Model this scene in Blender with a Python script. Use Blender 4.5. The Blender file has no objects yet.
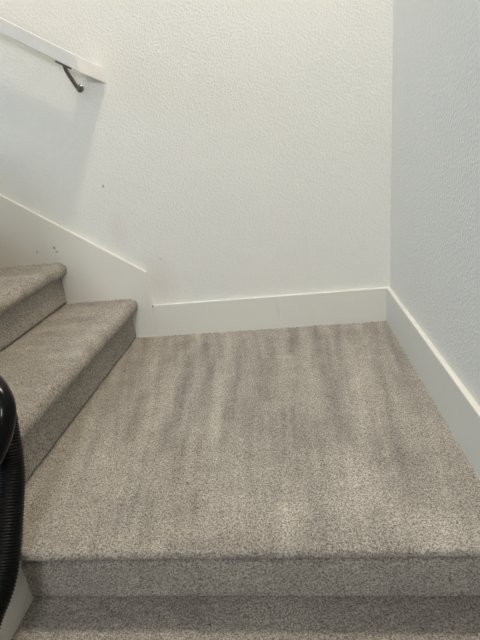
import bpy, math, random
import numpy as np
from mathutils import Matrix, Vector, noise as mnoise

random.seed(4)
rng = np.random.default_rng(7)
SC = bpy.context.scene
COL = SC.collection

# ------------------------------------------------------------------ measures (metres)
L, T, RISE = 1.066, 0.2748, 0.18      # landing width, tread, riser
DEEP = 1.127                          # landing depth to the front riser
FLIGHT = 1.135                        # width of the upper flight
BASE_H = 0.1425
CEIL = 3.20
XL, YF, ZLOW = -3.7, -4.3, -1.44
NOTCH_X, NOTCH_Z, SLOPE = -0.972, 0.290, 0.678
NU, ND = 5, 7                         # risers up and down

# ------------------------------------------------------------------ materials
def nodes(name):
    m = bpy.data.materials.new(name); m.use_nodes = True
    nt = m.node_tree; b = nt.nodes['Principled BSDF']
    return m, nt, b
def N(nt, kind, **kw):
    n = nt.nodes.new(kind)
    for k, v in kw.items():
        if k in n.inputs: n.inputs[k].default_value = v
        else: setattr(n, k, v)
    return n
def mathn(nt, op, a, b=None, clamp=False):
    n = nt.nodes.new('ShaderNodeMath'); n.operation = op; n.use_clamp = clamp
    for i, v in enumerate((a, b)):
        if v is None: continue
        if isinstance(v, (int, float)): n.inputs[i].default_value = v
        else: nt.links.new(v, n.inputs[i])
    return n.outputs[0]
def mixc(nt, fac, a, b, mode='MIX'):
    n = nt.nodes.new('ShaderNodeMix'); n.data_type = 'RGBA'; n.blend_type = mode
    for s, v in ((n.inputs[0], fac), (n.inputs[6], a), (n.inputs[7], b)):
        if isinstance(v, (int, float)): s.default_value = v
        elif isinstance(v, tuple): s.default_value = v if len(v) == 4 else (*v, 1)
        else: nt.links.new(v, s)
    return n.outputs[2]
def spots(nt, pos, col, lst):
    """real marks on a surface: soft edged little ellipses at world points"""
    for (c, size, tint, amt) in lst:
        sub = N(nt, 'ShaderNodeVectorMath', operation='SUBTRACT'); nt.links.new(pos, sub.inputs[0]); sub.inputs[1].default_value = c
        dv = N(nt, 'ShaderNodeVectorMath', operation='DIVIDE'); nt.links.new(sub.outputs[0], dv.inputs[0]); dv.inputs[1].default_value = size
        ln = N(nt, 'ShaderNodeVectorMath', operation='LENGTH'); nt.links.new(dv.outputs[0], ln.inputs[0])
        mr = N(nt, 'ShaderNodeMapRange'); nt.links.new(ln.outputs['Value'], mr.inputs['Value'])
        mr.inputs['From Min'].default_value = 1.0; mr.inputs['From Max'].default_value = 0.35
        mr.inputs['To Min'].default_value = 0; mr.inputs['To Max'].default_value = amt
        col = mixc(nt, mr.outputs[0], col, tint)
    return col

def carpet_mat():
    m, nt, b = nodes('cut_pile_carpet')
    pos = N(nt, 'ShaderNodeNewGeometry').outputs['Position']
    n1 = N(nt, 'ShaderNodeTexNoise', Scale=250.0, Detail=3.0, Roughness=0.7); nt.links.new(pos, n1.inputs['Vector'])
    n2 = N(nt, 'ShaderNodeTexNoise', Scale=420.0, Detail=2.0, Roughness=0.8); nt.links.new(pos, n2.inputs['Vector'])
    n3 = N(nt, 'ShaderNodeTexNoise', Scale=14.0, Detail=4.0, Roughness=0.6); nt.links.new(pos, n3.inputs['Vector'])
    s = mathn(nt, 'ADD', mathn(nt, 'MULTIPLY', n1.outputs[0], 0.6), mathn(nt, 'MULTIPLY', n2.outputs[0], 0.4))
    mr = N(nt, 'ShaderNodeMapRange'); nt.links.new(s, mr.inputs['Value'])
    mr.inputs['From Min'].default_value = 0.41; mr.inputs['From Max'].default_value = 0.59
    col = mixc(nt, mr.outputs[0], (0.125, 0.111, 0.093), (0.535, 0.487, 0.42))
    at = N(nt, 'ShaderNodeAttribute', attribute_name='pile')  # pile marks, and on the landing the painted nosing shade
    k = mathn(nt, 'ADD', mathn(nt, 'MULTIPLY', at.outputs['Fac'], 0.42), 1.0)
    k = mathn(nt, 'ADD', k, mathn(nt, 'MULTIPLY', mathn(nt, 'SUBTRACT', n3.outputs[0], 0.5), 0.42))
    cmb = N(nt, 'ShaderNodeCombineXYZ')
    for i in range(3): nt.links.new(k, cmb.inputs[i])
    col = mixc(nt, 1.0, col, cmb.outputs[0], 'MULTIPLY')
    col = spots(nt, pos, col, [((-0.59, -1.185, -0.18), (0.004, 0.004, 0.02), (0.03, 0.025, 0.02), 0.9)])
    nt.links.new(col, b.inputs['Base Color'])
    b.inputs['Roughness'].default_value = 0.95
    b.inputs['Specular IOR Level'].default_value = 0.1
    b.inputs['Sheen Weight'].default_value = 0.12; b.inputs['Sheen Roughness'].default_value = 0.6
    bp = N(nt, 'ShaderNodeBump', Strength=0.55, Distance=0.004); nt.links.new(s, bp.inputs['Height'])
    nt.links.new(bp.outputs[0], b.inputs['Normal'])
    return m

def wall_mat(name, base=(0.83, 0.82, 0.765), strength=0.30):
    m, nt, b = nodes(name)
    pos = N(nt, 'ShaderNodeNewGeometry').outputs['Position']
    n1 = N(nt, 'ShaderNodeTexNoise', Scale=135.0, Detail=2.0, Roughness=0.5, Distortion=0.25); nt.links.new(pos, n1.inputs['Vector'])
    n2 = N(nt, 'ShaderNodeTexNoise', Scale=5.0, Detail=3.0); nt.links.new(pos, n2.inputs['Vector'])
    mr = N(nt, 'ShaderNodeMapRange', interpolation_type='SMOOTHSTEP'); nt.links.new(n1.outputs[0], mr.inputs['Value'])
    mr.inputs['From Min'].default_value = 0.40; mr.inputs['From Max'].default_value = 0.66
    bp = N(nt, 'ShaderNodeBump', Strength=strength, Distance=0.0035); nt.links.new(mr.outputs[0], bp.inputs['Height'])
    nt.links.new(bp.outputs[0], b.inputs['Normal'])
    c2 = tuple(v * 0.965 for v in base)
    col = mixc(nt, n2.outputs[0], base, c2)
    col = spots(nt, pos, col, [
        ((-1.083, 0.016, 0.641), (0.005, 0.05, 0.009), (0.30, 0.25, 0.22), 0.75),
        ((-0.905, 0.016, 0.335), (0.012, 0.05, 0.012), (0.55, 0.48, 0.42), 0.3),
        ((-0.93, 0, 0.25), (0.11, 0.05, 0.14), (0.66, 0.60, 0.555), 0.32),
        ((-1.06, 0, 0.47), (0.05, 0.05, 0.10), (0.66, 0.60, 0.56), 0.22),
        ((0.008, 0.008, 0.154), (0.008, 0.008, 0.007), (0.12, 0.11, 0.10), 0.9)])
    nt.links.new(col, b.inputs['Base Color'])
    b.inputs['Roughness'].default_value = 0.62
    b.inputs['Specular IOR Level'].default_value = 0.3
    return m

def trim_mat():
    m, nt, b = nodes('painted_trim')
    pos = N(nt, 'ShaderNodeNewGeometry').outputs['Position']
    n1 = N(nt, 'ShaderNodeTexNoise', Scale=9.0, Detail=4.0); nt.links.new(pos, n1.inputs['Vector'])
    col = mixc(nt, n1.outputs[0], (0.78, 0.765, 0.70), (0.75, 0.735, 0.67))
    col = spots(nt, pos, col, [
        ((-1.337, 0, 0.423), (0.006, 0.05, 0.010), (0.20, 0.15, 0.09), 0.75),
        ((-1.331, 0, 0.406), (0.007, 0.05, 0.005), (0.24, 0.18, 0.11), 0.75),
        ((-1.415, 0, 0.413), (0.005, 0.05, 0.010), (0.24, 0.18, 0.11), 0.6),
        ((NOTCH_X + .004, 0.004, BASE_H - .004), (0.006, 0.02, 0.005), (0.12, 0.10, 0.08), 0.9),
        ((-0.44, 0, 0.075), (0.0022, 0.05, 0.05), (0.45, 0.43, 0.39), 0.5)])
    nt.links.new(col, b.inputs['Base Color'])
    b.inputs['Roughness'].default_value = 0.42
    return m

def plain(name, col, rough=0.5, metal=0.0, bump=None, emit=None, spec=0.5):
    m, nt, b = nodes(name)
    pos = N(nt, 'ShaderNodeNewGeometry').outputs['Position']
    n1 = N(nt, 'ShaderNodeTexNoise', Scale=35.0, Detail=3.0); nt.links.new(pos, n1.inputs['Vector'])
    nt.links.new(mixc(nt, n1.outputs[0], col, tuple(c * 0.88 for c in col)), b.inputs['Base Color'])
    b.inputs['Roughness'].default_value = rough; b.inputs['Metallic'].default_value = metal
    b.inputs['Specular IOR Level'].default_value = spec
    if emit:
        b.inputs['Emission Color'].default_value = (*emit[0], 1); b.inputs['Emission Strength'].default_value = emit[1]
    return m

CARPET = carpet_mat()
WALL = wall_mat('orange_peel_wall')
HALL = wall_mat('hall_wall', (0.30, 0.29, 0.27))
TRIM = trim_mat()
RAILW = plain('rail_white', (0.78, 0.77, 0.74), 0.38)
BRONZE = plain('dark_nickel', (0.22, 0.20, 0.18), 0.28, 0.9)
RUBBER = plain('black_hose_plastic', (0.003, 0.003, 0.0035), 0.38, spec=0.15)
GLOSSB = plain('gloss_black_plastic', (0.003, 0.003, 0.004), 0.16, spec=0.16)
CEILM = plain('ceiling_paint', (0.60, 0.59, 0.57), 0.8)
LAMPB = plain('lamp_base', (0.6, 0.58, 0.55), 0.4)

# ------------------------------------------------------------------ mesh helpers
def link(name, me, mat, parent=None, smooth=False):
    o = bpy.data.objects.new(name, me); COL.objects.link(o)
    if mat: me.materials.append(mat)
    if smooth:
        me.polygons.foreach_set('use_smooth', [True] * len(me.polygons))
    if parent:
        o.parent = parent
    return o
def mesh(name, verts, faces):
    me = bpy.data.meshes.new(name); me.from_pydata([tuple(map(float, v)) for v in verts], [], [tuple(int(i) for i in f) for f in faces])
    me.validate(); me.update(); return me
def box(name, a, b, mat, parent=None, bevel=0.0):
    (x0, y0, z0), (x1, y1, z1) = [tuple(min(p, q) for p, q in zip(a, b)), tuple(max(p, q) for p, q in zip(a, b))]
    v = [(x0,y0,z0),(x1,y0,z0),(x1,y1,z0),(x0,y1,z0),(x0,y0,z1),(x1,y0,z1),(x1,y1,z1),(x0,y1,z1)]
    f = [(0,3,2,1),(4,5,6,7),(0,1,5,4),(1,2,6,5),(2,3,7,6),(3,0,4,7)]
    o = link(name, mesh(name, v, f), mat, parent)
    if bevel: bev(o, bevel)
    return o
def bev(o, w, seg=2):
    md = o.modifiers.new('bevel', 'BEVEL'); md.width = w; md.segments = seg; md.limit_method = 'ANGLE'
def prism_xz(name, pts, y0, y1, mat, parent=None, bevel=0.0):
    n = len(pts)
    v = [(x, y0, z) for x, z in pts] + [(x, y1, z) for x, z in pts]
    f = [tuple(range(n)), tuple(range(2*n-1, n-1, -1))] + [(i, i+n, (i+1) % n + n, (i+1) % n) for i in range(n)]
    me = mesh(name, v, f)
    import bmesh
    bm = bmesh.new(); bm.from_mesh(me); bmesh.ops.recalc_face_normals(bm, faces=bm.faces); bm.to_mesh(me); bm.free()
    o = link(name, me, mat, parent)
    if bevel: bev(o, bevel)
    return o
def tube(name, pts, rad, mat, parent=None, seg=16, closed_ends=True):
    """sweep: pts list of Vector, rad number or list"""
    pts = [Vector(p) for p in pts]; n = len(pts)
    rad = [rad] * n if isinstance(rad, (int, float)) else rad
    t0 = (pts[1] - pts[0]).normalized(); up = Vector((0, 0, 1)) if abs(t0.z) < .9 else Vector((1, 0, 0))
    nn = (up - t0 * up.dot(t0)).normalized(); V = []; F = []
    for i in range(n):
        t = (pts[min(i+1, n-1)] - pts[max(i-1, 0)]).normalized()
        nn = (nn - t * nn.dot(t)).normalized(); bb = t.cross(nn)
        for k in range(seg):
            a = 2 * math.pi * k / seg
            V.append(pts[i] + (nn * math.cos(a) + bb * math.sin(a)) * rad[i])
    for i in range(n - 1):
        for k in range(seg):
            F.append((i*seg+k, i*seg+(k+1) % seg, (i+1)*seg+(k+1) % seg, (i+1)*seg+k))
    if closed_ends:
        F.append(tuple(range(seg-1, -1, -1))); F.append(tuple((n-1)*seg + k for k in range(seg)))
    return link(name, mesh(name, V, F), mat, parent, True)
def lathe(name, prof, loc, mat, parent=None, axis='Z', seg=32, emit=False):
    V = []; F = []; n = len(prof)
    for r, h in prof:
        for k in range(seg):
            a = 2 * math.pi * k / seg; p = (r * math.cos(a), r * math.sin(a), h)
            if axis == 'Y': p = (p[0], -p[2], p[1])
            V.append(tuple(p[i] + loc[i] for i in range(3)))
    for i in range(n - 1):
        for k in range(seg): F.append((i*seg+k, i*seg+(k+1) % seg, (i+1)*seg+(k+1) % seg, (i+1)*seg+k))
    F.append(tuple(range(seg-1, -1, -1))); F.append(tuple((n-1)*seg+k for k in range(seg)))
    me = mesh(name, V, F)
    import bmesh
    bm = bmesh.new(); bm.from_mesh(me); bmesh.ops.recalc_face_normals(bm, faces=bm.faces); bm.to_mesh(me); bm.free()
    o = link(name, me, mat, parent, True)
    return o
def structure(o): o['kind'] = 'structure'; return o
def tag(o, label, cat, group=None):
    o['label'] = label; o['category'] = cat
    if group: o['group'] = group
    return o
def empty(name, loc):
    o = bpy.data.objects.new(name, None); COL.objects.link(o); o.location = loc; o.empty_display_size = 0.1; return o
def reparent(o, root):
    """keep world coordinates: the mesh is written in world space, shift it under the root"""
    o.parent = root; o.matrix_parent_inverse = Matrix.Translation(-Vector(root.location)); return o

# ------------------------------------------------------------------ carpet surfaces
def resample(prof, step):
    prof = [np.array(p, float) for p in prof]; out = [prof[0]]
    for a, b in zip(prof[:-1], prof[1:]):
        n = max(1, int(round(np.linalg.norm(b - a) / step)))
        for i in range(1, n + 1): out.append(a + (b - a) * i / n)
    return np.array(out)
def arc(c, r, a0, a1, n=9):
    return [(c[0] + r * math.cos(math.radians(a0 + (a1 - a0) * i / n)), c[1] + r * math.sin(math.radians(a0 + (a1 - a0) * i / n))) for i in range(n + 1)]
def vnoise(P, s, seed=0):
    return np.array([mnoise.noise(Vector((p[0] * s + seed, p[1] * s, p[2] * s))) for p in P])
def sweep(name, prof, w0, w1, place, mat, parent=None, step=0.006, amp=0.0012, pile=None, lump=0.0):
    """prof in (u, z); swept from w0 to w1; place(u, w, z) -> world. Normals displaced by pile noise."""
    pr = resample(prof, step); n = len(pr); m = max(2, int(abs(w1 - w0) / step) + 1)
    ws = np.linspace(w0, w1, m)
    tg = np.gradient(pr, axis=0); tg /= np.linalg.norm(tg, axis=1)[:, None] + 1e-9
    nr = np.stack([tg[:, 1], -tg[:, 0]], 1)
    U = np.repeat(pr[:, 0], m); Z = np.repeat(pr[:, 1], m); W = np.tile(ws, n)
    NU_ = np.repeat(nr[:, 0], m); NZ = np.repeat(nr[:, 1], m)
    d = rng.normal(0, amp, n * m)
    if lump:
        P0 = np.stack([U, W, Z], 1); d = d + lump * vnoise(P0, 28, 3.1) + lump * 0.7 * vnoise(P0, 70, 9.7)
    V = place(U + NU_ * d, W, Z + NZ * d)
    idx = np.arange(n * m).reshape(n, m)
    F = np.stack([idx[:-1, :-1], idx[:-1, 1:], idx[1:, 1:], idx[1:, :-1]], -1).reshape(-1, 4)
    me = mesh(name, V, F)
    at = me.attributes.new('pile', 'FLOAT', 'POINT')
    Pw = np.array(V, float)
    at.data.foreach_set('value', (pile(Pw) if pile else np.zeros(n * m)).astype(np.float32))
    import bmesh
    o = link(name, me, mat, None, True)
    if parent is not None: reparent(o, parent)
    return o
def P_up(u, w, z): return np.stack([u, w, z], 1)
def P_dn(u, w, z): return np.stack([w, u, z], 1)

# vacuum strokes in the pile, plus painted shade along the nosing: polylines (x, y), half width, strength (pile lying towards / away)
STROKES_AND_SHADE = [
    ([(-0.857, -0.112), (-0.868, -0.379), (-0.882, -0.586), (-0.863, -0.777)], 0.024, -0.38),
    ([(-0.742, -0.127), (-0.749, -0.391), (-0.751, -0.626), (-0.745, -0.829)], 0.025, -0.52),
    ([(-0.672, -0.137), (-0.691, -0.471), (-0.693, -0.738), (-0.674, -0.952)], 0.020, -0.38),
    ([(-0.472, -0.113), (-0.476, -0.3), (-0.476, -0.587)], 0.020, -0.45),
    ([(-0.381, -0.106), (-0.396, -0.266)], 0.020, -0.38),
    ([(-0.262, -0.102), (-0.267, -0.365), (-0.266, -0.605), (-0.271, -0.809)], 0.024, -0.45),
    ([(-0.135, -0.089), (-0.143, -0.355)], 0.020, -0.41),
    ([(-0.582, -0.098), (-0.581, -0.445), (-0.584, -0.693)], 0.020, -0.34),
    ([(-0.495, -0.28), (-0.368, -0.296)], 0.010, 0.38),
    ([(-0.153, -0.33), (-0.032, -0.336)], 0.010, 0.38),
    ([(-0.27, -0.688), (-0.2, -0.683)], 0.012, 0.30),
    ([(-0.797, -0.12), (-0.8, -0.424), (-0.797, -0.731)], 0.020, 0.26),
    ([(-0.622, -0.113), (-0.628, -0.511), (-0.623, -0.79)], 0.025, 0.22),
    ([(-0.323, -0.134), (-0.329, -0.47), (-0.333, -0.71)], 0.025, 0.22),
    ([(-0.207, -0.199), (-0.208, -0.482), (-0.228, -0.812)], 0.031, 0.26),
    ([(-0.643, -1.15), (-0.566, -1.146)], 0.017, -0.38),  # shade band at the nosing, painted as a dark patch
    ([(-0.872, -1.148), (-0.818, -1.148)], 0.017, -0.22),  # painted nosing shade, left part
    ([(-0.517, -1.154), (-0.4, -1.16)], 0.014, -0.22),  # painted nosing shade, middle part
    ([(-0.775, -0.87), (-0.753, -1.08)], 0.034, -0.19),
]
BLOBS = [
    (-0.426, -0.754, 0.15, 0.16, -0.45),
    (-0.138, -0.936, 0.08, 0.1, -0.3),
    (-0.418, -1.081, 0.06, 0.05, 0.6),
    (-0.250, -0.993, 0.055, 0.1, 0.65),
    (-0.154, -1.118, 0.07, 0.05, 0.5),
    (-0.078, -1.132, 0.05, 0.05, 0.45),
    (-0.566, -1.048, 0.05, 0.07, 0.35),
    (-0.926, -0.863, 0.13, 0.16, 0.22),
    (-0.682, -1.052, 0.12, 0.07, -0.25),
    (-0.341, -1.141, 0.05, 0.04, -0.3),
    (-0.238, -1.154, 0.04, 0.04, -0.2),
    (-0.812, -1.135, 0.06, 0.03, 0.2),
    (-0.037, -0.822, 0.04, 0.12, 0.25),
]
def pile_shade_landing(P):
    x, y = P[:, 0], P[:, 1]; out = np.zeros(len(P))
    wob = 0.012 * vnoise(P, 9, 5.0)
    for pts, w, a in STROKES_AND_SHADE:
        best = np.full(len(P), 9.0)
        for (ax, ay), (bx, by) in zip(pts[:-1], pts[1:]):
            dx, dy = bx - ax, by - ay; q = np.clip(((x - ax) * dx + (y - ay) * dy) / (dx * dx + dy * dy), 0, 1)
            best = np.minimum(best, np.hypot(x + wob - ax - q * dx, y - ay - q * dy))
        out += a * np.exp(-(best / w) ** 2)
    for cx, cy, rx, ry, a in BLOBS:
        q = ((x + wob * 1.5 - cx) / rx) ** 2 + ((y - cy + wob) / ry) ** 2
        out += a * 0.8 * np.exp(-q ** 1.5)
    lean = x + 0.22 * y * np.clip((-x - 0.35) / 0.5, -0.4, 1)      # strokes fan out towards the left
    out += 0.75 * vnoise(np.stack([lean * 22, y * 1.3, 0 * x], 1), 1.0, 6.0) * np.clip(1.25 + y * 0.9, 0.15, 1)
    out += 0.38 * vnoise(np.stack([lean * 50, y * 4, 0 * x], 1), 1.0, 2.0)
    out += 0.15 * vnoise(P, 13, 11.0)
    return out
def pile_tread(P):
    return 0.45 * vnoise(P * np.array([1, 4.5, 1]), 4.0, 2.0) + 0.2 * vnoise(P, 18, 8.0)
def pile_riser(P):
    return 0.3 * vnoise(P, 7.0, 4.0) - 0.05

# ------------------------------------------------------------------ landing (the floor)
NOSE = 0.042
prof = [(0.0, 0.0), (-DEEP + 0.02, 0.0)]
prof += arc((-DEEP - NOSE + 0.012, -0.012), 0.012, 90, 235, 10) + [(-DEEP - NOSE + 0.016, -0.027), (-DEEP + 0.036, -0.036)]
fl = sweep('floor', prof, 0.002, -L - 0.014, P_dn, CARPET, step=0.0055, amp=0.0011, pile=pile_shade_landing, lump=0.0013)
structure(fl)

# ------------------------------------------------------------------ flight going up to the left
def step_up(root, k, fine):
    xr = -L - (k - 1) * T; z = k * RISE
    st = empty('step', (xr, -FLIGHT / 2, z - RISE)); st.parent = root; st.location = Vector(st.location) - Vector(root.location)
    base = Vector(root.location) + st.location
    s = 0.0055 if fine else 0.02
    class Q: location = base
    pr = [(xr - T - 0.012, z), (xr + 0.004, z)] + arc((xr + 0.005, z - 0.029), 0.030, 90, -50, 12) + arc((xr + 0.010, z - 0.038), 0.018, -60, -100, 3) + [(xr - 0.001, z - 0.058)]
    a = sweep('tread', pr, 0.002, -FLIGHT, P_up, CARPET, Q2(st, base), s, 0.0011 if fine else 0.0, pile_tread if fine else None, 0.0012 if fine else 0)
    b = sweep('riser', [(xr, z - 0.050), (xr, z - RISE + 0.010), (xr - 0.008, z - RISE + 0.003), (xr - 0.009, z - RISE - 0.003)], 0.002, -FLIGHT, P_up, CARPET, Q2(st, base), s, 0.0009 if fine else 0.0, pile_riser if fine else None, 0.0008 if fine else 0)
class Q2:
    def __init__(s, o, base): s.o, s.base = o, base
def reparent(o, root):
    if isinstance(root, Q2): o.parent = root.o; o.matrix_parent_inverse = Matrix.Translation(-Vector(root.base))
    else: o.parent = root; o.matrix_parent_inverse = Matrix.Translation(-Vector(root.location))
    return o
up = tag(empty('staircase', (-L, -FLIGHT / 2, 0)), 'upper flight of beige carpeted stairs rising to the left from the landing', 'stairs')
for k in range(1, NU + 1): step_up(up, k, k <= 2)

# ------------------------------------------------------------------ flight going down towards the camera
def step_down(root, k, fine):
    yr = -DEEP - (k - 1) * T; z = -k * RISE
    base = Vector((-0.51, yr, z))
    st = empty('step', base - Vector(root.location)); st.parent = root
    s = 0.0055 if fine else 0.02
    sweep('riser', [(yr + 0.036, z + RISE - 0.036), (yr + 0.034, z + RISE - 0.070), (yr + 0.006, z + RISE - 0.074), (yr, z + RISE - 0.079), (yr, z + 0.009), (yr + 0.008, z + 0.003), (yr + 0.009, z - 0.003)], 0.002, -1.008, P_dn, CARPET, Q2(st, base), s, 0.0009 if fine else 0, pile_riser if fine else None, 0.0008 if fine else 0)
    if k < ND:
        pr = [(yr + 0.012, z), (yr - T + 0.02, z)] + arc((yr - T - NOSE + 0.012, z - 0.012), 0.012, 90, 235, 10) + [(yr - T - NOSE + 0.016, z - 0.027), (yr - T + 0.036, z - 0.036)]
        sweep('tread', pr, 0.002, -1.008, P_dn, CARPET, Q2(st, base), s, 0.0011 if fine else 0, pile_tread if fine else None, 0.001 if fine else 0)
down = tag(empty('staircase', (-0.51, -DEEP - 1.7, ZLOW)), 'lower flight of beige carpeted stairs dropping towards the viewer below the landing nosing', 'stairs')
for k in range(1, ND + 1): step_down(down, k, k <= 1)
structure(box('floor_lower', (XL, YF, ZLOW + RISE - 0.06), (0, -DEEP - (ND - 1) * T - 0.02, ZLOW + RISE - 0.003), CARPET))
structure(box('floor_upper', (XL, -FLIGHT, NU * RISE - 0.14), (-L - NU * T, -0.0, NU * RISE - 0.002), CARPET))

# ------------------------------------------------------------------ walls, ceiling
WT = 0.12
structure(box('wall_back', (XL - WT, 0.016, ZLOW - 0.1), (WT, WT, CEIL), WALL))
structure(box('wall_right', (0.016, YF, ZLOW - 0.1), (WT, 0.016, CEIL), WALL))
def wall_with_hole(name, axis, at, a0, a1, z0, z1, ha0, ha1, hz0, hz1):
    """wall plane of thickness WT outward with a window opening"""
    V = []; F = []
    def add(p0, p1, q0, q1):
        i = len(V)
        for d in (at, at - WT):
            for a, z in ((p0, q0), (p1, q0), (p1, q1), (p0, q1)):
                V.append((a, d, z) if axis == 'y' else (d, a, z))
        F.extend([(i, i+1, i+2, i+3), (i+7, i+6, i+5, i+4), (i, i+4, i+5, i+1), (i+1, i+5, i+6, i+2), (i+2, i+6, i+7, i+3), (i+3, i+7, i+4, i)])
    add(a0, ha0, z0, z1); add(ha1, a1, z0, z1); add(ha0, ha1, z0, hz0); add(ha0, ha1, hz1, z1)
    return structure(link(name, mesh(name, V, F), HALL))
WF = (-0.85, -0.15, 1.35, 2.30)      # window in the wall behind the viewer
WL = (-0.80, -0.15, 1.75, 2.45)    # window at the head of the stairs
wall_with_hole('wall_front', 'y', YF, XL, 0, ZLOW - 0.1, CEIL, *WF)
wall_with_hole('wall_left', 'x', XL, YF, 0, ZLOW - 0.1, CEIL, *WL)
structure(box('ceiling', (XL - WT, YF - WT, CEIL), (WT, WT, CEIL + 0.1), CEILM))
# half wall between the two flights, and the solid side of the lower flight
half = prism_xz('wall_inner', [(-1.02, ZLOW), (-1.02, 0.20), (-1.10, 0.95), (-L - NU * T, 0.95 + (NU - 1) * RISE), (-L - NU * T, ZLOW)], -FLIGHT - 0.115, -FLIGHT - 0.004, WALL)
structure(half)
structure(box('wall_stair', (-1.13, -DEEP - (ND - 1) * T, ZLOW), (-1.022, -FLIGHT - 0.115, 0.20), WALL))

# ------------------------------------------------------------------ trim
def bb_profile(o): bev(o, 0.003, 2)
b1 = structure(box('baseboard_back', (NOTCH_X, 0.0, -0.01), (0.016, 0.016, BASE_H), TRIM)); bb_profile(b1)
b2 = structure(box('baseboard_right', (0.0, -1.17, -0.01), (0.016, 0.0, BASE_H), TRIM)); bb_profile(b2)
s1 = structure(prism_xz('trim_1', [(NOTCH_X, -0.01), (NOTCH_X, NOTCH_Z), (-2.6, NOTCH_Z + SLOPE * (-NOTCH_X * -1 + 2.6)), (-2.6, 0.6), (-L - 0.05, -0.01)], -0.0005, 0.016, TRIM)); bb_profile(s1)
def prism_yz(name, pts, x0, x1, mat):
    o = prism_xz(name, pts, 0, x1 - x0, mat)
    for v in o.data.vertices: v.co = (x0 + v.co.y, v.co.x, v.co.z)
    import bmesh
    bm = bmesh.new(); bm.from_mesh(o.data); bmesh.ops.recalc_face_normals(bm, faces=bm.faces); bm.to_mesh(o.data); bm.free()
    return o
yb = -DEEP - (ND - 1) * T
sk = [(-1.10, -0.22), (-1.10, -0.055), (-1.145, -0.055), (-1.17, 0.06), (-1.25, 0.06), (yb, 0.06 - SLOPE * (-yb - 1.25) + .1), (yb, ZLOW + 0.18)]
s2 = structure(prism_yz('trim_2', sk, -1.021, -1.008, TRIM)); bb_profile(s2)
s3 = structure(prism_yz('trim_3', [(-1.17, -0.25), (-1.17, BASE_H), (-1.25, BASE_H), (yb, BASE_H - SLOPE * (-yb - 1.25)), (yb, ZLOW + 0.18)], 0.0, 0.016, TRIM)); bb_profile(s3)

# ------------------------------------------------------------------ handrail
rail = tag(empty('handrail', (-1.6, -0.02, 1.30)), 'white square wooden handrail with returned end on the back wall', 'handrail')
RS = 0.596
def rail_z(x): return 1.026 + (-0.972 - x) * RS     # top edge
YO, YI, RH = -0.095, -0.032, 0.049
xe_o, xe_i = -1.040, -0.993
xl = -2.5
V = []
zo = rail_z
# front/back faces of the sloping rail, mitred end
def sec(xo, xi):
    return [(xo, YO, zo(xo)), (xi, YI, zo(xi)), (xi, YI, zo(xi) - RH), (xo, YO, zo(xo) - RH)]
V = sec(xl, xl) + sec(xe_o, xe_o + (xe_i - xe_o) * (YI - YO) / (0 - YO) - 0.045)
F = [(0, 1, 2, 3), (7, 6, 5, 4), (0, 4, 5, 1), (1, 5, 6, 2), (2, 6, 7, 3), (3, 7, 4, 0)]
def recalc(o):
    import bmesh
    bm = bmesh.new(); bm.from_mesh(o.data); bmesh.ops.recalc_face_normals(bm, faces=bm.faces); bm.to_mesh(o.data); bm.free()
rb = link('rail', mesh('rail', V, F), RAILW); recalc(rb); reparent(rb, rail); bev(rb, 0.002)
# return to the wall
inner_x = xe_o + (xe_i - xe_o) * (YI - YO) / (0 - YO) - 0.045
o1, i1 = (xe_o, YO), (inner_x, YI)
o2, i2 = (xe_i, 0.016), (xe_i - 0.045, 0.016)
zr = lambda x: zo(x)
V = [(*o1, zr(o1[0])), (*i1, zr(i1[0])), (*i1, zr(i1[0]) - RH), (*o1, zr(o1[0]) - RH),
     (*o2, zr(o2[0])), (*i2, zr(i2[0])), (*i2, zr(i2[0]) - RH), (*o2, zr(o2[0]) - RH)]
rt = link('end_return', mesh('end_return', V, F), RAILW); recalc(rt); reparent(rt, rail); bev(rt, 0.0015)
# bracket
def bracket(bx):
    bz = rail_z(bx) - RH
    plate = lathe('bracket', [(0.0135, 0.0), (0.0135, 0.003), (0.011, 0.006), (0.006, 0.009)], (bx + 0.006, 0.016, bz - 0.068), BRONZE, axis='Y', seg=24); reparent(plate, rail)
    pts = [(bx + 0.006, 0.010, bz - 0.068), (bx + 0.006, -0.012, bz - 0.066), (bx + 0.004, -0.032, bz - 0.050), (bx + 0.001, -0.052, bz - 0.030), (bx, -0.064, bz - 0.016), (bx, -0.070, bz - 0.003)]
    cv = smooth_path(pts, 24)
    arm = tube('arm', cv, 0.0072, BRONZE, seg=14); arm.parent = plate
    c, s = math.cos(math.atan(RS)), math.sin(math.atan(RS))
    V = []
    for u, w, h in ((-.026, -.011, 0), (.026, -.011, 0), (.026, .011, 0), (-.026, .011, 0), (-.026, -.011, -.007), (.026, -.011, -.007), (.026, .011, -.007), (-.026, .011, -.007)):
        V.append((bx + u * c + h * s, -0.0715 + w, bz - u * s + h * c))
    sd = link('saddle', mesh('saddle', V, [(0,1,2,3),(7,6,5,4),(0,4,5,1),(1,5,6,2),(2,6,7,3),(3,7,4,0)]), BRONZE); recalc(sd); bev(sd, 0.002)
    sd.parent = plate
def smooth_path(pts, n):
    pts = [Vector(p) for p in pts]; ext = [pts[0] * 2 - pts[1]] + pts + [pts[-1] * 2 - pts[-2]]; out = []
    segs = len(pts) - 1
    for j in range(n + 1):
        q = j / n * segs; i = min(int(q), segs - 1); u = q - i
        a, b, c, d = ext[i:i+4]
        out.append(0.5 * ((2 * b) + (c - a) * u + (2 * a - 5 * b + 4 * c - d) * u * u + (3 * b - a - 3 * c + d) * u ** 3))
    return out
bracket(-1.100)
bracket(-2.2)

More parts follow.
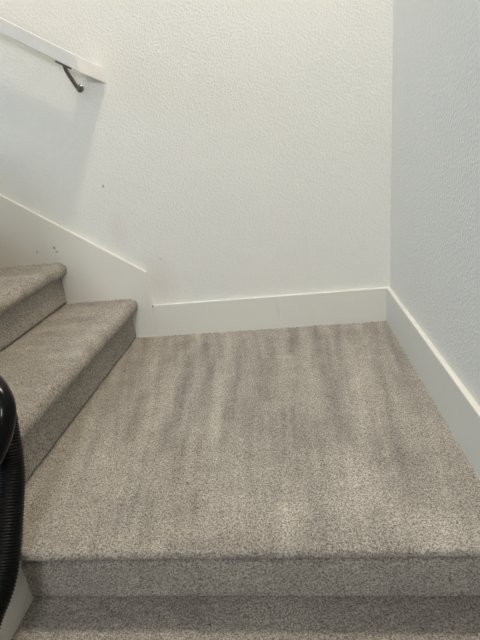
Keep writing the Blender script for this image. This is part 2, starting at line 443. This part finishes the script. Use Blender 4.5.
# ------------------------------------------------------------------ vacuum hose at the left
HR = 0.029
path = [(-1.565, -0.59, 0.398), (-1.48, -0.625, 0.397), (-1.40, -0.675, 0.402), (-1.32, -0.735, 0.412), (-1.255, -0.790, 0.376), (-1.185, -0.850, 0.322), (-1.102, -0.928, 0.290), (-1.028, -1.008, 0.264), (-0.992, -1.060, 0.216), (-0.979, -1.096, 0.155),
        (-0.973, -1.140, 0.100), (-0.970, -1.192, 0.036), (-0.970, -1.235, -0.006), (-0.974, -1.290, -0.034), (-0.9755, -1.36, -0.078), (-0.971, -1.435, -0.132), (-0.967, -1.495, -0.19), (-0.965, -1.545, -0.27), (-0.96, -1.61, -0.322), (-0.955, -1.68, -0.324)]
dense = smooth_path(path, 900)
# walk at equal arc length
cum = [0.0]
for a, b in zip(dense[:-1], dense[1:]): cum.append(cum[-1] + (b - a).length)
def at_len(s):
    i = int(np.searchsorted(cum, s)); i = min(max(i, 1), len(cum) - 1)
    u = (s - cum[i-1]) / max(cum[i] - cum[i-1], 1e-9)
    return dense[i-1].lerp(dense[i], u)
hose = tag(empty('vacuum_hose', (-0.99, -1.13, 0.0)), 'black ribbed vacuum hose hanging over the carpeted steps at the left edge', 'hose')
PITCH = 0.0058; sub = 5; CUFF = cum[min(range(len(dense)), key=lambda i: (dense[i] - Vector((-1.012, -1.045, 0.225))).length)]
S0 = CUFF - 0.01; cnt = int((cum[-1] - S0) / (PITCH / sub))
pts = [at_len(S0 + i * PITCH / sub) for i in range(cnt)]
rad = [HR - 0.0026 * (0.5 - 0.5 * math.cos(2 * math.pi * i / sub)) ** 0.8 for i in range(cnt)]
hs = tube('corrugated_tube', pts, rad, RUBBER, seg=28); reparent(hs, hose)
m = 90
cp = [at_len(0.02 + (CUFF - 0.02) * i / m) for i in range(m + 1)]
cr = [0.0275 + 0.001 * (i / m) + (0.0022 if i > m - 7 else 0) - (0.002 if i == m else 0) for i in range(m + 1)]
cf = tube('cuff', cp, cr, GLOSSB, seg=28); reparent(cf, hose); cf['label'] = 'smooth glossy black cuff at the end of the hose'
ep = smooth_path([(-1.23, -0.845, 0.365), (-1.17, -0.93, 0.362), (-1.09, -1.0, 0.352), (-1.03, -1.03, 0.347), (-0.983, -1.06, 0.339), (-0.955, -1.085, 0.320), (-0.946, -1.10, 0.297), (-0.952, -1.115, 0.264), (-0.968, -1.13, 0.229), (-0.990, -1.147, 0.192)], 110)
el = tube('elbow_pipe', ep, [0.0215 - (0.003 if i in (0, 110) else 0) for i in range(111)], GLOSSB, seg=28); reparent(el, hose); el['label'] = 'smooth glossy black curved connector pipe'

# ------------------------------------------------------------------ lights: the lamp over the landing and two windows
def ceiling_lamp(lx, ly, label, power, col):
    lamp = tag(empty('ceiling_light', (lx, ly, CEIL)), label, 'lamp')
    reparent(lathe('lamp_base', [(0.115, 0.0), (0.115, -0.02), (0.10, -0.025)], (lx, ly, CEIL), LAMPB), lamp)
    glow = plain('lamp_glass', (0.9, 0.9, 0.88), 0.4, emit=(col, power))
    reparent(lathe('diffuser', [(0.095, -0.025), (0.09, -0.04), (0.075, -0.053), (0.045, -0.062), (0.01, -0.065)], (lx, ly, CEIL), glow), lamp)
ceiling_lamp(-0.17, -0.57, 'round white ceiling lamp above the carpeted landing', 410.0, (1.0, 0.88, 0.71))

GLASS = bpy.data.materials.new('window_glass'); GLASS.use_nodes = True
gn = GLASS.node_tree; gn.nodes['Principled BSDF'].inputs['Transmission Weight'].default_value = 1.0
gn.nodes['Principled BSDF'].inputs['Roughness'].default_value = 0.0; gn.nodes['Principled BSDF'].inputs['IOR'].default_value = 1.0
def window(n, axis, at, a0, a1, z0, z1, power, col):
    w = empty('window_%d' % n, ((a0+a1)/2, at, z0) if axis == 'y' else (at, (a0+a1)/2, z0)); structure(w)
    def bx(nm, p0, p1, q0, q1, d0, d1, mat):
        a, b = ((p0, d0, q0), (p1, d1, q1)) if axis == 'y' else ((d0, p0, q0), (d1, p1, q1))
        o = box(nm, a, b, mat); reparent(o, w); return o
    f = 0.05
    for p in ((a0, a1, z0, z0+f), (a0, a1, z1-f, z1), (a0, a0+f, z0, z1), (a1-f, a1, z0, z1)):
        bx('window_frame', *p, at - 0.08, at - 0.03, TRIM)
    ld = bpy.data.lights.new('daylight', 'AREA'); ld.shape = 'RECTANGLE'; ld.size = (a1 - a0) - 2*f; ld.size_y = (z1 - z0) - 2*f
    ld.energy = power; ld.color = col
    lo = bpy.data.objects.new('daylight', ld); COL.objects.link(lo)
    lo.location = ((a0+a1)/2, at - 0.06, (z0+z1)/2) if axis == 'y' else (at - 0.06, (a0+a1)/2, (z0+z1)/2)
    d = Vector((0, 1, 0)) if axis == 'y' else Vector((1, 0, 0))
    lo.rotation_euler = d.to_track_quat('-Z', 'Z').to_euler()
window(1, 'y', YF, *WF, 52.0, (0.92, 0.955, 1.0))
window(2, 'x', XL, *WL, 38.0, (0.58, 0.77, 1.0))
wd = bpy.data.worlds.new('World'); SC.world = wd; wd.use_nodes = True
wd.node_tree.nodes['Background'].inputs[0].default_value = (0.85, 0.92, 1.0, 1); wd.node_tree.nodes['Background'].inputs[1].default_value = 0.5

# ------------------------------------------------------------------ camera
cam = bpy.data.cameras.new('Camera'); co = bpy.data.objects.new('Camera', cam); COL.objects.link(co)
yaw, pit, rol = (-0.1266, 0.3749, -0.1140)
f = Vector((math.sin(yaw)*math.cos(pit), math.cos(yaw)*math.cos(pit), -math.sin(pit)))
r = f.cross(Vector((0, 0, 1))).normalized(); u = r.cross(f)
r2 = math.cos(rol)*r + math.sin(rol)*u; u2 = -math.sin(rol)*r + math.cos(rol)*u
M = Matrix((( r2.x, u2.x, -f.x, 0), (r2.y, u2.y, -f.y, 0), (r2.z, u2.z, -f.z, 0), (0, 0, 0, 1)))
M.translation = Vector((-0.3755, -1.8398, 0.7201))
co.matrix_world = M
cam.sensor_fit = 'HORIZONTAL'; cam.sensor_width = 36.0; cam.lens = 36.0 * 465.32 / 480.0; cam.shift_y = 13.0 / 480.0
cam.clip_start = 0.02
SC.camera = co
vs = SC.view_settings
vs.view_transform = 'Standard'; vs.look = 'None'; vs.gamma = 1.0; vs.use_curve_mapping = False; vs.exposure = -0.02
